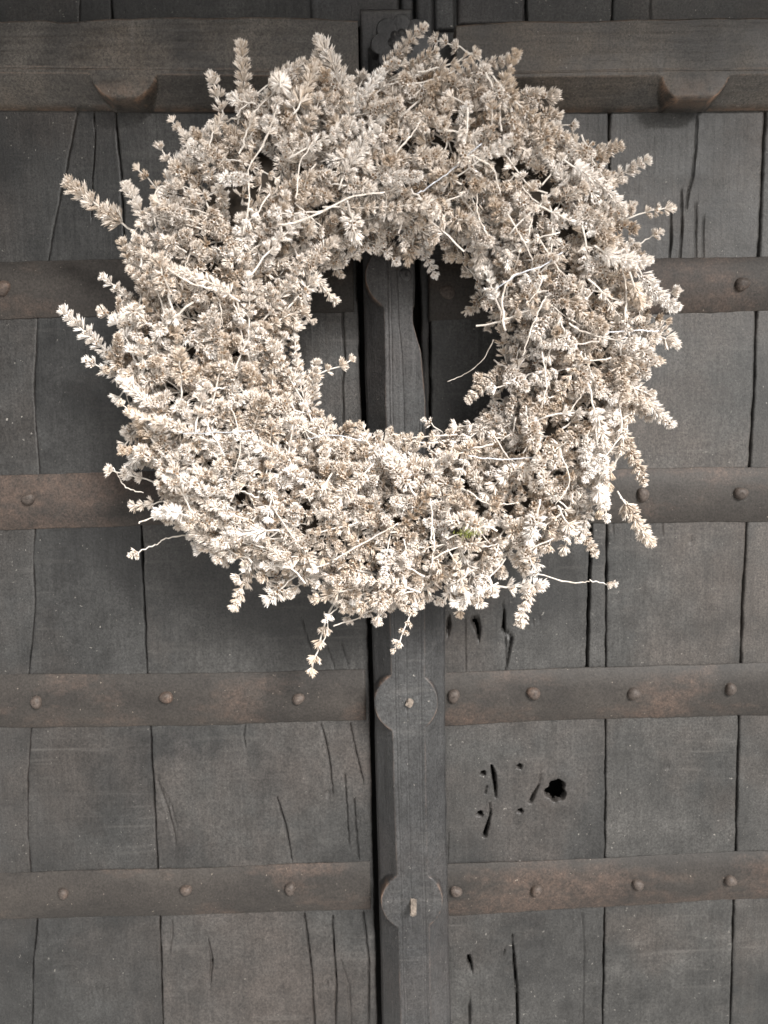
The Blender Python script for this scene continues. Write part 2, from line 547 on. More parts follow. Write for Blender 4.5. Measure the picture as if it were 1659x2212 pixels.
J1 = line([(168, 235), (163, 270), (128, 440), (105, 560), (92, 620), (80, 690), (78, 760), (73, 850), (78, 940), (86, 1020), (80, 1075), (75, 1145), (72, 1200), (76, 1300), (70, 1380), (62, 1455), (67, 1570), (60, 1680), (60, 1800), (66, 1880), (80, 1990), (72, 2085), (69, 2212)])
J2 = line([(240, 0), (251, 250), (262, 390), (290, 900), (306, 1145), (311, 1280), (318, 1455), (325, 1570), (333, 1720), (340, 1870), (346, 1985), (352, 2210)])
LEDGE = line([(768, 0), (770, 588), (780, 888), (795, 1405), (805, 1820), (815, 2210)])
JA = line([(928, 0), (930, 600), (931, 900), (950, 1405), (958, 1820), (966, 2210)])
JB = line([(1323, 28), (1317, 250), (1312, 1000), (1310, 1450), (1308, 1850), (1303, 2210)])
JC = line([(1657, 200), (1649, 332), (1639, 553), (1634, 676), (1628, 860), (1619, 1007), (1614, 1126), (1606, 1290), (1601, 1420), (1597, 1540), (1590, 1837), (1585, 1951), (1578, 2210)])
E = 0.0007
plank(const(XLO), const(-0.475), LEFT, 1)
plank(const(-0.473), off(J1, -E*.45), LEFT, 2, M_PLANK_DIM)
plank(off(J1, E*.45), off(J2, -E), LEFT, 3, M_PLANK_DIM)
plank(off(J2, E), LEDGE, LEFT, 4)
plank(JA, off(JB, -E*1.6), RIGHT, 5)
plank(off(JB, E*.6), off(JC, -E*1.6), RIGHT, 6, M_PLANK_LIT)
plank(off(JC, E*1.2), const(0.505), RIGHT, 7, M_PLANK_LIT)
plank(const(0.507), const(XHI), RIGHT, 8)
# narrow stile that shows between the post and the right-hand planks
SL = line([(905, 0), (908, 588), (912, 760), (920, 888), (935, 1405), (950, 2210)], 0.0)
plank(SL, off(JA, -0.0012), RIGHT, 9, lift=-0.004)
box('light_stop', (XLO, 0.058, ZLO), (0.004, 0.08, ZHI), M_LIGHT_STOP, LEFT)  # added behind the planks to keep sky light out of the gaps
box('light_stop', (0.006, 0.058, ZLO), (XHI, 0.08, ZHI), M_LIGHT_STOP, RIGHT)

# ------------------------------------------------------------------ iron straps with rivets
def strap(top, bot, x0, x1, parent, seed):
    """top / bot: picture points left to right of the strap's edges"""
    T = sorted(up2(x, y, 0.002) for x, y in top); B = sorted(up2(x, y, 0.002) for x, y in bot)
    xs = axis(x0, x1, -0.42, 0.42, 0.003, 0.012)
    def ex(P):
        s = (P[-1][1]-P[0][1])/(P[-1][0]-P[0][0])
        f = np.interp(xs, [q[0] for q in P], [q[1] for q in P])
        f = np.where(xs < P[0][0], P[0][1]+s*(xs-P[0][0]), f)
        return np.where(xs > P[-1][0], P[-1][1]+s*(xs-P[-1][0]), f)
    zt = ex(T) + 0.0012*vnoise(xs*25+seed, xs*0+seed) + 0.0006*vnoise(xs*140, xs*0+seed)
    zb = ex(B) + 0.0012*vnoise(xs*25+seed, xs*0+seed+5) + 0.0008*vnoise(xs*120, xs*0+seed+3)
    v = np.concatenate([[0, .012, .03, .06], np.linspace(.1, .9, 30), [.94, .97, .988, 1]])
    Z = zb[None, :] + v[:, None]*(zt-zb)[None, :]
    X = np.repeat(xs[None, :], len(v), 0)
    prof = 0.0006 + 0.0052*np.clip(1-np.abs(2*v-1)**2.4, 0, 1)
    Hh = prof[:, None] + 0.0012*vnoise(X*14+seed*2, Z*30) + 0.0004*vnoise(X*80, Z*90+seed)
    return relief('iron_strap', X, Z, Hh, 0.0, M_IRON, parent)

def dome_mesh(name, r, hgt, seed, flat=0.35):
    n, k = 14, 5
    V = []; q = []
    rr = np.random.default_rng(seed)
    for j in range(k+1):
        a = j/k*math.pi/2
        rad = r*(math.cos(a)*(1-flat)+flat*(1-(j/k)**3)); z = hgt*math.sin(a)**0.8
        for i in range(n):
            w = 2*math.pi*i/n
            jj = 1+0.10*math.sin(2*w+seed)+0.06*math.sin(3*w+seed*2)+0.05*(rr.random()-.5)
            V.append((rad*jj*math.cos(w), -z+0.0004*(rr.random()-.5), rad*jj*math.sin(w)))
    for i in range(n):
        V.append((r*1.02*math.cos(2*math.pi*i/n), 0.004, r*1.02*math.sin(2*math.pi*i/n)))
    base = (k+1)*n
    for i in range(n):
        i2 = (i+1) % n
        q.append((base+i, base+i2, i2, i))
        for j in range(k):
            q.append((j*n+i, j*n+i2, (j+1)*n+i2, (j+1)*n+i))
    V.append((0, -hgt, 0)); c = len(V)-1
    tr = [(k*n+i, k*n+(i+1) % n, c) for i in range(n)]
    me = np_mesh(name, V, quads=q, tris=tr, smooth=True)
    me.materials.append(M_RIVET)
    return me

RIV = [dome_mesh('rivet', 0.0061, 0.0062, s, 0.05+0.1*s) for s in range(5)]
def rivet(px, py, owner, i=0, s=1.0, base=0.0050):
    o = bpy.data.objects.new('rivet', RIV[i % 5])
    link(o, owner)
    o.location = up(px, py, base+0.003) + Vector((0, 0.003, 0))
    loc = Vector((0, 0, 0)); p = owner
    while p is not None:
        loc += p.location; p = p.parent
    o.location = o.location - loc
    o.scale = (s, .3 if px == 967 else 1.0, s)
    o.rotation_euler = (0, i*1.3, 0)

XL_END = up(772, 600, 0).x
s1 = strap([(0, 565), (240, 560), (770, 553)], [(0, 691), (140, 684), (770, 673)], XLO, up(764, 600).x, LEFT, 1)
s2 = strap([(0, 1027), (250, 1020), (780, 1012)], [(0, 1145), (290, 1137), (785, 1128)], XLO, up(783, 1070).x, LEFT, 2)
s3 = strap([(0, 1458), (400, 1456), (790, 1447)], [(0, 1573), (400, 1569), (790, 1557)], XLO, up(790, 1500).x, LEFT, 3)
s4 = strap([(0, 1887), (400, 1877), (800, 1862)], [(0, 1988), (400, 1978), (800, 1967)], XLO, up(800, 1920).x, LEFT, 4)
r1 = strap([(930, 562), (1400, 557), (1659, 553)], [(930, 694), (1420, 678), (1659, 671)], up(925, 600).x, XHI, RIGHT, 5)
r2 = strap([(940, 1022), (1370, 1012), (1659, 1008)], [(940, 1140), (1310, 1131), (1659, 1126)], up(940, 1070).x, XHI, RIGHT, 6)
r3 = strap([(965, 1453), (1380, 1440), (1659, 1433)], [(965, 1568), (1030, 1565), (1300, 1554), (1659, 1546)], up(948, 1500).x, XHI, RIGHT, 7)
r4 = strap([(970, 1868), (1270, 1857), (1659, 1839)], [(970, 1980), (1272, 1962), (1659, 1942)], up(952, 1920).x, XHI, RIGHT, 8)
for i, (px, py, ow, sc) in enumerate([(4, 622, s1, 1.2), (310, 617, s1, 1), (60, 1078, s2, 1.05), (77, 1518, s3, 1), (358, 1508, s3, 1.05), (644, 1511, s3, 1),
        (136, 1932, s4, .95), (401, 1925, s4, .95), (626, 1922, s4, 1), (967, 630, r1, 1.15), (1605, 613, r1, 1.15), (1390, 1069, r2, 1.1), (1602, 1066, r2, 1.1),
        (980, 1505, r3, 1.1), (1153, 1499, r3, 1.1), (1371, 1500, r3, 1.15), (1580, 1490, r3, 1), (985, 1928, r4, 1), (1159, 1926, r4, 1), (1379, 1913, r4, 1), (1579, 1905, r4, 1)]):
    rivet(px, py, ow, i, sc)

# ------------------------------------------------------------------ central post (cover strip on the right leaf)
PH = 0.034                      # how far its face stands off the planks
PLO = 0.013                     # height of the low edge of its chamfers
pl = line([(772, 0), (784, 588), (791, 888), (805, 1405), (816, 1820), (826, 2210)], PLO)
fl = line([(812, 0), (829, 588), (834, 900), (844, 1405), (848, 1587), (858, 1900), (866, 2210)], PH)
fr = line([(889, 0), (892, 588), (896, 702), (909, 759), (919, 870), (917, 1405), (918, 1590), (921, 1800), (927, 2000), (931, 2210)], PH)
pr = line([(893, 0), (894, 560), (893, 640), (894, 702), (905, 745), (911, 762), (917, 800), (922, 850), (926, 900), (933, 965), (955, 1010), (962, 1300), (962, 1560), (966, 1850), (975, 2210)], PLO)
PTOP = up(850, 92, PH).z
zr = axis(ZLO, PTOP, 0.985, 2.03, 0.0012, 0.01)
Lx = pl(zr) + 0.0008*vnoise(zr*30, zr*0+3); Rx = pr(zr) + 0.0010*vnoise(zr*45, zr*0+8)
u = np.linspace(0, 1, 110)
X = Lx[:, None] + u[None, :]*(Rx-Lx)[:, None]
Z = np.repeat(zr[:, None], len(u), 1)
FL = fl(zr)[:, None] + 0.0005*vnoise(Z*60, Z*0+1); FR = fr(zr)[:, None] + 0.0005*vnoise(Z*60, Z*0+2)
left_ch = PLO + (PH-PLO)*np.clip((X-Lx[:, None])/np.maximum(FL-Lx[:, None], 1e-4), 0, 1)
right_ch = PLO + (PH-PLO)*np.clip((Rx[:, None]-X)/np.maximum(Rx[:, None]-FR, 0.0015), 0, 1)
Hh = np.minimum(left_ch, right_ch)
DISCS = [(862, 596, 70), (877, 1518, 71), (890, 1947, 71)]
for px, py, r in DISCS:
    cx, cz = up2(px, py, PH)
    q = np.hypot(X-cx, Z-cz) - r*(DIST-PH)/FPX - 0.0007*vnoise(np.arctan2(Z-cz, X-cx)*5, Z*0)
    Hh = np.where(q < 0, PH, Hh - 0.0*q)
    Hh = np.where((q >= 0) & (q < 0.0012), np.maximum(Hh, PH - (PH-Hh)*q/0.0012), Hh)
POST_WEAR = 0.6*np.clip((Hh - blur(Hh, 3))/0.0009, 0, 1)*np.clip(1.1+1.6*vnoise(X*60, Z*60), .15, 1)
# scored lines along the face
for gx, gd in ((0.0035, .0008), (0.0062, .0004)):
    Hh -= gd*np.exp(-((X-FL-gx)/0.00045)**2)
    Hh -= gd*np.exp(-((FR-gx-X)/0.00045)**2)*(Z < up(0+900, 900, PH).z)
Hh -= 0.0007*np.exp(-((X-0.55*FL-.45*FR-0.0012*vnoise(Z*9, Z*0))/0.0004)**2)*(vnoise(Z*6, Z*0+4) > -.1)
Hh += 0.0009*vnoise(X*25, Z*7) + 0.00035*vnoise(X*260, Z*22)
Hh -= 0.0018*np.clip(1-np.minimum(X-Lx[:, None], Rx[:, None]-X)/0.0018, 0, 1)
post = relief('cover_post', X, Z, Hh, 0.002, M_POST, RIGHT, wear=POST_WEAR)

# square pegs through the discs and a flat nail head in the upper one
def peg(px, py, w, length, tilt, roll):
    b_ = w/2
    V = []; Q = []
    k = 5
    rr = np.random.default_rng(int(px))
    for j in range(k+1):
        f = j/k
        s = b_*(1.05-0.12*f)
        for i in range(8):
            a = 2*math.pi*i/8
            c = max(abs(math.cos(a)), abs(math.sin(a)))
            rad = s/(c**0.25)*(1+0.12*(rr.random()-.5))
            V.append((rad*math.cos(a), -length*f-0.0007*(rr.random()-.5), rad*math.sin(a)))
    for j in range(k):
        for i in range(8):
            Q.append((j*8+i, j*8+(i+1) % 8, (j+1)*8+(i+1) % 8, (j+1)*8+i))
    V.append((0.0006, -length*1.02, 0.0004)); c = len(V)-1
    T = [(k*8+i, k*8+(i+1) % 8, c) for i in range(8)]
    me = np_mesh('peg', V, quads=Q, tris=T)
    me.materials.append(M_PEG)
    o = link(bpy.data.objects.new('peg', me), post)
    o.location = up(px, py, PH) + Vector((0, 0.004, 0))
    o.rotation_euler = (tilt, roll, 0)
peg(886, 1514, 0.0074, 0.009, math.radians(14), 0.5)
peg(893, 1944, 0.0070, 0.018, math.radians(24), 0.15)
nl = bpy.data.objects.new('nail_head', dome_mesh('nail_head', 0.0058, 0.0016, 3, 0.8)); nl.data.materials[0] = M_POST
link(nl, post); nl.location = up(876, 594, PH)

# scalloped rosette at the top of the post
def rosette():
    cx, cz = up2(868, 92, 0.044)
    th = np.linspace(0, 2*math.pi, 145)[:-1]
    lob = [(867, 50, 19), (834, 61, 20), (822, 95, 21), (838, 128, 20), (870, 142, 20), (902, 128, 20), (914, 95, 20), (900, 61, 19)]
    C = [(*up2(a, b2, 0.044), r*(DIST-.044)/FPX) for a, b2, r in lob]
    rad = np.zeros(144)
    for k, a in enumerate(th):
        d = (math.cos(a), math.sin(a)); best = 0.008
        for (x, z, r) in C:
            ex, ez = x-cx, z-cz
            b_ = ex*d[0]+ez*d[1]; disc = b_*b_-(ex*ex+ez*ez-r*r)
            if disc > 0:
                best = max(best, b_+math.sqrt(disc))
        rad[k] = best
    V = []; Q = []
    for (f, y) in ((1.0, -0.004), (1.0, -0.042), (0.985, -0.0435), (0.95, -0.0445), (0.45, -0.0455), (0.3, -0.049), (0.12, -0.0505)):
        for k in range(144):
            V.append((cx+rad[k]*f*math.cos(th[k]), y, cz+rad[k]*f*math.sin(th[k])))
    for j in range(6):
        for k in range(144):
            Q.append((j*144+k, (j+1)*144+k, (j+1)*144+(k+1) % 144, j*144+(k+1) % 144))
    V.append((cx, -0.051, cz)); c = len(V)-1
    T = [(6*144+k, c, 6*144+(k+1) % 144) for k in range(144)]
    me = np_mesh('rosette', V, quads=Q, tris=T)
    me.flip_normals()
    return part('rosette', me, M_POST, post)
rosette()

# ------------------------------------------------------------------ heavy rails across the top
def rail(x0, x1, top, edge, bot, tab, parent, seed, hh=0.030, lo=0.003):
    """chamfered rail; tab = (centre x, edge y, half width, drop) of the rounded chamfer stop"""
    xs = axis(x0, x1, -0.42, 0.42, 0.0013, 0.008)
    def f(P, h):
        w = sorted(up2(x, y, h) for x, y in P)
        s = (w[-1][1]-w[0][1])/(w[-1][0]-w[0][0])
        r = np.interp(xs, [q[0] for q in w], [q[1] for q in w])
        r = np.where(xs < w[0][0], w[0][1]+s*(xs-w[0][0]), r)
        return np.where(xs > w[-1][0], w[-1][1]+s*(xs-w[-1][0]), r)
    zt, ze, zb = f(top, hh), f(edge, hh), f(bot, lo)
    zt = zt + 0.0020*vnoise(xs*22+seed, xs*0) + 0.0008*vnoise(xs*110, xs*0+seed)
    v = np.linspace(0, 1, 100)
    Z = zb[None, :] + v[:, None]*(zt-zb)[None, :]
    X = np.repeat(xs[None, :], len(v), 0)
    Hc = lo + (hh-lo)*np.clip((Z-zb)/np.maximum(ze-zb, 1e-4), 0, 1)
    px, py, hw, drop = tab
    cx, cz = up2(px, py, hh)
    a, d = hw*(DIST-hh)/FPX, drop*(DIST-hh)/FPX
    R = (a*a+d*d)/(2*d)
    q = np.hypot(X-cx, Z-(cz-d+R)) - R
    Hc = np.where(Z < cz+0.0005, np.maximum(Hc, hh - np.maximum(q, 0)*8.0), Hc)
    Hc += 0.0016*vnoise(X*9+seed, Z*30) + 0.0006*vnoise(X*30, Z*140) + 0.0003*vnoise(X*24, Z*420+seed)
    Hc -= 0.0009*np.exp(-((Z-ze-0.0045)/0.0005)**2)
    e = np.minimum(zt-Z, Z-zb)
    Hc -= 0.004*np.clip(1-(zt-Z)/0.003, 0, 1)**2 + 0.002*np.clip(1-e/0.0015, 0, 1) + 0.006*np.clip(1-(Z-zb)/0.004, 0, 1)**2
    wr = np.clip((Hc - blur(Hc, 2))/0.0006, 0, 1)*.8
    wr = np.maximum(wr, .28*np.clip((cz-Z)/d, 0, 1)*(q < 0.0005))     # the stop's lip is rubbed bare
    return relief('top_rail', X, Z, Hc, -0.0005, M_RAIL, parent, wear=wr)

rl = rail(XLO, up(774, 100, .030).x, [(0, 42), (90, 38), (130, 43), (250, 36), (400, 33), (560, 30), (690, 33), (774, 40)], [(0, 156), (774, 166)], [(0, 239), (774, 244)], (265, 159, 68, 51), LEFT, 3)
rr_ = rail(up(985, 100, .030).x, XHI, [(985, 50), (1100, 42), (1300, 39), (1660, 34)], [(985, 168), (1659, 161)], [(985, 246), (1659, 239)], (1502, 163, 71, 54), RIGHT, 6)

# block between the rails, behind the rosette
def rough_block(name, px0, py0, px1, py1, h, parent, seed, back=0.0):
    x0, z1 = up2(px0, py0, h); x1, z0 = up2(px1, py1, h)
    xs = np.linspace(x0, x1, max(12, int((x1-x0)/0.0016))); zs = np.linspace(z0, z1, max(12, int((z1-z0)/0.0016)))
    X, Z = np.meshgrid(xs, zs)
    X = X + 0.0010*vnoise(Z*50+seed, Z*0+seed); Z = Z + 0.0012*vnoise(X*40+seed, X*0)
    e = np.minimum(np.minimum(X-X.min(), X.max()-X), np.minimum(Z-Z.min(), Z.max()-Z))
    Hh = h + 0.0012*vnoise(X*30+seed, Z*14) + 0.0004*vnoise(X*240, Z*40) - 0.0025*np.clip(1-e/0.003, 0, 1)**2
    return relief(name, X, Z, Hh, back, M_POST, parent)
rough_block('end_block', 777, 17, 892, 232, 0.024, LEFT, 4)
rough_block('cover_plank', 899, -70, 936, 96, 0.008, RIGHT, 5)
rough_block('cover_plank', 939, -70, 983, 62, 0.006, RIGHT, 8)
rough_block('cover_plank', 987, -70, 1133, 52, 0.004, RIGHT, 9)
rough_block('mossy_strip', 866, -70, 893, 60, 0.003, RIGHT, 11)
rough_block('cover_plank', 668, -70, 862, 60, 0.004, LEFT, 12)
# old nail heads in the rails
for (px, py, ow, s, k) in ((1505, 125, rr_, 0.8, 2), (263, 117, rl, 0.7, 4)):
    o = bpy.data.objects.new('nail_head', RIV[k]); link(o, ow); o.location = up(px, py, 0.026) + Vector((.0, 0.0, 0)) - ow.parent.location - ow.location; o.scale = (s, .55, s)

# ------------------------------------------------------------------ the wreath: sprig meshes
def frames(D):
    D = D/np.linalg.norm(D, axis=1, keepdims=True)
    ref = np.where(np.abs(D[:, 2:3]) < 0.9, np.array([[0, 0, 1.0]]), np.array([[1.0, 0, 0]]))
    A = np.cross(D, ref); A /= np.linalg.norm(A, axis=1, keepdims=True)
    return D, A, np.cross(D, A)

def calyces(P, D, L, Wd, tone, r):
    """funnels with five pointed teeth: 12 vertices, 15 triangles each"""
    n = len(P)
    D, A, B = frames(D)
    ph = r.random(n)*6.28
    V = np.zeros((n, 12, 3))
    squash = 0.72+0.3*r.random(n)
    V[:, 0] = P
    for i in range(5):
        a = ph + i*2*math.pi/5
        rd = A*np.cos(a)[:, None] + B*(np.sin(a)*squash)[:, None]
        V[:, 1+i] = P + D*(0.70*L)[:, None] + rd*(0.52*Wd)[:, None]
        a2 = a + math.pi/5
        rd2 = A*np.cos(a2)[:, None] + B*(np.sin(a2)*squash)[:, None]
        tl = L*(1.0+0.16*(r.random(n)-.5))
        V[:, 6+i] = P + D*tl[:, None] + rd2*(Wd*(0.55+0.32*r.random(n)))[:, None]
    V[:, 11] = P + D*(0.34*L)[:, None]
    T = []
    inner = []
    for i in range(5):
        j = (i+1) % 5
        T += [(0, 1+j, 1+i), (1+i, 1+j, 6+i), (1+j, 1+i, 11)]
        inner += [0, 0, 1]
    T = np.array(T)
    Tr = (T[None] + 12*np.arange(n)[:, None, None]).reshape(-1, 3)
    tn = np.repeat(tone, 15) + np.tile(np.array([0, .10, 0]*5), n)
    return V.reshape(-1, 3), Tr, np.tile(inner, n), tn

def tube(pts, rad, sides=5):
    pts = np.asarray(pts, float); n = len(pts)
    rad = np.broadcast_to(np.asarray(rad, float), (n,))
    tg = np.gradient(pts, axis=0)
    D, A, B = frames(tg)
    for k in range(1, n):                      # keep the frame from twisting
        a = A[k-1] - D[k]*np.dot(A[k-1], D[k]); A[k] = a/np.linalg.norm(a); B[k] = np.cross(D[k], A[k])
    V = np.concatenate([np.stack([pts[k]+rad[k]*(A[k]*math.cos(2*math.pi*i/sides)+B[k]*math.sin(2*math.pi*i/sides)) for i in range(sides)]) for k in range(n)])
    T = []
    for k in range(n-1):
        for i in range(sides):
            j = (i+1) % sides
            T += [(k*sides+i, k*sides+j, (k+1)*sides+j), (k*sides+i, (k+1)*sides+j, (k+1)*sides+i)]
    c0 = len(V); V = np.vstack([V, pts[0], pts[-1]])
    for i in range(sides):
        j = (i+1) % sides
        T += [(j, i, c0), ((n-1)*sides+i, (n-1)*sides+j, c0+1)]
    return V, np.array(T)

def make_sprig(kind, seed):
    """local +Z runs to the tip, origin at the foot of the stem; returns stem and head arrays and total length"""
    r = np.random.default_rng(seed)
    P, D, L, Wd, TN = [], [], [], [], []
    if kind == 'spike':
        Ls, Lh, gap = r.uniform(.012, .028), r.uniform(.030, .050), r.uniform(.0060, .0072)
    elif kind == 'long':
        Ls, Lh, gap = r.uniform(.012, .02), r.uniform(.060, .080), r.uniform(.0068, .0078)
    elif kind == 'bold':
        Ls, Lh, gap = r.uniform(.012, .02), r.uniform(.040, .062), r.uniform(.0056, .0064)
    elif kind == 'loose':
        Ls, Lh, gap = r.uniform(.010, .022), r.uniform(.024, .044), r.uniform(.0095, .0130)
    elif kind == 'ball':
        Ls, Lh, gap = r.uniform(.012, .022), r.uniform(.012, .028), .0034
    else:                                       # 'fan'
        Ls, Lh, gap = r.uniform(.010, .020), .008, .009
    tot = Ls+Lh
    bx, by = r.normal(0, .16, 2)*tot
    tone0 = r.uniform(.10, .66) if kind != 'bold' else r.uniform(.12, .48)
    def axis_pt(s):
        f = s/tot
        return np.array([bx*f*f, by*f*f, s])
    def axis_dir(s):
        f = s/tot
        d = np.array([2*bx*f/tot, 2*by*f/tot, 1.0]); return d/np.linalg.norm(d)
    s = Ls
    while s < tot:
        f = (s-Ls)/Lh
        c, d = axis_pt(s), axis_dir(s)
        _, A, B = frames(d[None]); A = A[0]; B = B[0]
        sz = r.uniform(.80, 1.10)               # no two whorls alike, some crushed
        lo_, hi_ = .75, 1.2
        if kind in ('spike', 'long'):
            n = int(r.integers(12, 17)); th = math.radians(54-16*f**1.5)*r.uniform(.9, 1.1); ln = 0.0090*(1-.30*f**2.4)*sz
        elif kind == 'bold':
            n = int(r.integers(15, 20)); th = math.radians(54-14*f**1.5); ln = 0.0104*(1-.30*f**2.6)*sz
        elif kind == 'loose':
            n = int(r.integers(12, 18)); th = math.radians(58)*r.uniform(.8, 1.15); ln = 0.0086*sz; lo_ = .30
        elif kind == 'ball':
            n = int(12*math.sin(math.pi*min(.93, .18+.75*f))+4); th = math.radians(112-98*f); ln = 0.0082
        else:
            n = int(r.integers(13, 18)); th = math.radians(56); ln = 0.0088*sz; lo_ = .25
        ph0 = r.random()*6.28; bare = r.random()*6.28; lost = r.random() < .25
        for i in range(n):
            ph = ph0 + 2*math.pi*i/n + r.normal(0, .12)
            if lost and math.cos(ph-bare) > .35:
                continue                       # a side that has shed its cups
            t_ = th*r.uniform(lo_, hi_) + r.normal(0, .06)
            dd = d*math.cos(t_) + (A*math.cos(ph)+B*math.sin(ph))*math.sin(t_)
            P.append(c + dd*0.0008 + d*r.normal(0, .0006)); D.append(dd)
            L.append(ln*r.uniform(.72, 1.14)); Wd.append(0.0025*r.uniform(.8, 1.25)); TN.append(np.clip(tone0+r.normal(0, .17), 0, 1))
        # a short leafy bract under open whorls is just a wider pale funnel
        s += gap*r.uniform(.85, 1.15)
    c, d = axis_pt(tot), axis_dir(tot)
    _, A, B = frames(d[None]); A = A[0]; B = B[0]
    for i in range(12):
        ph = r.random()*6.28; t_ = abs(r.normal(0, .55))
        P.append(c-d*.002); D.append(d*math.cos(t_)+(A*math.cos(ph)+B*math.sin(ph))*math.sin(t_))
        L.append(.0068*r.uniform(.8, 1.1)); Wd.append(.0026); TN.append(np.clip(tone0+.1+r.normal(0, .15), 0, 1))
    hv, ht, hin, htn = calyces(np.array(P), np.array(D), np.array(L), np.array(Wd), np.array(TN), r)
    ss = np.linspace(0, tot, 8)
    pts = np.array([axis_pt(q) for q in ss]) + np.concatenate([r.normal(0, .0006, (8, 2)), np.zeros((8, 1))], 1)
    sv, st = tube(pts, np.linspace(.0009, .0006, 8))
    return dict(hv=hv, ht=ht, hin=hin, htn=htn, sv=sv, st=st, tot=tot, kind=kind)

LIB = {}
sid = 100
for kind, n in (('spike', 8), ('long', 3), ('bold', 6), ('loose', 10), ('ball', 6), ('fan', 5)):
    LIB[kind] = []
    for i in range(n):
        s = make_sprig(kind, sid); sid += 1
        s['hm'] = np_mesh('flower_head', s['hv'], tris=s['ht'], fattr={'inner': s['hin'], 'tone': s['htn'], 'stem': np.zeros(len(s['ht']))})
        s['sm'] = np_mesh('stem', s['sv'], tris=s['st'], smooth=True, fattr={'inner': np.zeros(len(s['st'])), 'tone': np.full(len(s['st']), .6), 'stem': np.full(len(s['st']), .8)})
        s['hm'].materials.append(M_DRY); s['sm'].materials.append(M_DRY)
        LIB[kind].append(s)

# ------------------------------------------------------------------ the wreath: layout
WH = 0.076                                       # depth of the ring's middle in front of the planks
CX, CZ = up2(838, 705, WH)
WS = (DIST-WH)/FPX                               # picture units -> metres at that depth
WREATH = empty('wreath', (CX, -0.04, CZ-0.27))
tag(WREATH, 'large round wreath of dried cream flower spikes hanging on the dark door', 'wreath')
WBASE = Vector(WREATH.location)

def deg_interp(tab):
    a = np.radians([q[0] for q in tab]); v = np.array([q[1] for q in tab], float)
    a = np.concatenate([a-2*math.pi, a, a+2*math.pi]); v = np.tile(v, 3)
    return lambda th: np.interp((th+math.pi) % (2*math.pi)-math.pi, a, v)
# radii in picture units about the centre, angle counter-clockwise from the right
ROUT = deg_interp([(-165, 590), (-150, 605), (-141, 640), (-123, 612), (-104, 632), (-75, 630), (-50, 618), (-28, 598), (-10, 580), (0, 572), (20, 566), (40, 558), (46, 555), (60, 550), (75, 545), (88, 525), (100, 520), (110, 535), (120, 548), (134, 555), (150, 572), (166, 570), (178, 570)])
RIN = deg_interp([(-160, 220), (-127, 245), (-90, 222), (-55, 262), (-30, 255), (0, 222), (33, 205), (60, 175), (90, 150), (115, 158), (142, 165), (165, 172)])

def ring_pt(th, psi, f):
    """th round the ring, psi round the tube (0 outward, 90 deg to the viewer), f = fraction of the envelope"""
    ro, ri = ROUT(th)*WS, RIN(th)*WS
    rc, hw = (ro+ri)/2, (ro-ri)/2
    dep = 0.060
    c, s = np.cos(psi), np.sin(psi)
    c = np.sign(c)*np.abs(c)**0.85
    R_ = rc + hw*f*c
    return np.array([CX+R_*np.cos(th), -(WH+dep*f*s), CZ+R_*np.sin(th)])

PLACED = []      # (sprig, matrix, score)
def place(s, foot, tip_dir, spin, scale, score):
    d = Vector(tip_dir).normalized()
    q = d.to_track_quat('Z', 'Y')
    Mx = Matrix.Translation(Vector(foot)) @ q.to_matrix().to_4x4() @ Matrix.Rotation(spin, 4, 'Z') @ Matrix.Scale(scale, 4)
    PLACED.append((s, Mx, score))

kinds = ['spike', 'long', 'loose', 'ball', 'fan']
def pick(r, probs):
    k = kinds[int(r.choice(5, p=probs))]
    return LIB[k][int(r.integers(len(LIB[k])))]

r = np.random.default_rng(5)
NS = 1850
for i in range(NS):
    th = 2*math.pi*((i*0.61803398875) % 1.0) + r.normal(0, .02)
    if i % 5 == 4:                                        # the lower left is the fullest part
        th = math.radians(-138) + r.normal(0, .55)
    u_ = r.random()
    psi = math.radians(-12 + 204*u_)
    f = 0.52 + 0.46*r.random()**0.8
    tip = ring_pt(th, psi, f)
    ctr = ring_pt(th, psi, 0.0)
    Nn = tip-ctr; Nn /= np.linalg.norm(Nn)
    T = np.array([math.sin(th), 0, -math.cos(th)])       # clockwise as seen from the front
    top = math.sin(th) > .45
    s = pick(r, [.24, .02, .36, .24, .14] if top else [.24, .03, .48, .10, .15])
    d = T*r.uniform(-.35, 1.0) + Nn*r.uniform(.10, .95) + r.normal(0, .45, 3)*np.array([1, .6, 1])
    d /= np.linalg.norm(d)
    if -d[1] < -0.15: d[1] = 0.15
    sc = r.uniform(.66, .96)
    for _ in range(8):                                    # keep the cut ends inside the ring
        foot = tip - d*s['tot']*sc
        rt, rf = math.hypot(tip[0]-CX, tip[2]-CZ), math.hypot(foot[0]-CX, foot[2]-CZ)
        rin = RIN(th)*WS
        if rf < ROUT(th)*WS*0.90 and (psi < 1.7 or rf > rin*1.12):
            break
        d = d + Nn*np.array([1, .2, 1])*0.35; d /= np.linalg.norm(d)
    place(s, foot, d, r.random()*6.28, sc, f + 0.5*max(0, Nn @ np.array([0, -1, 0])) + 0.1*r.random())

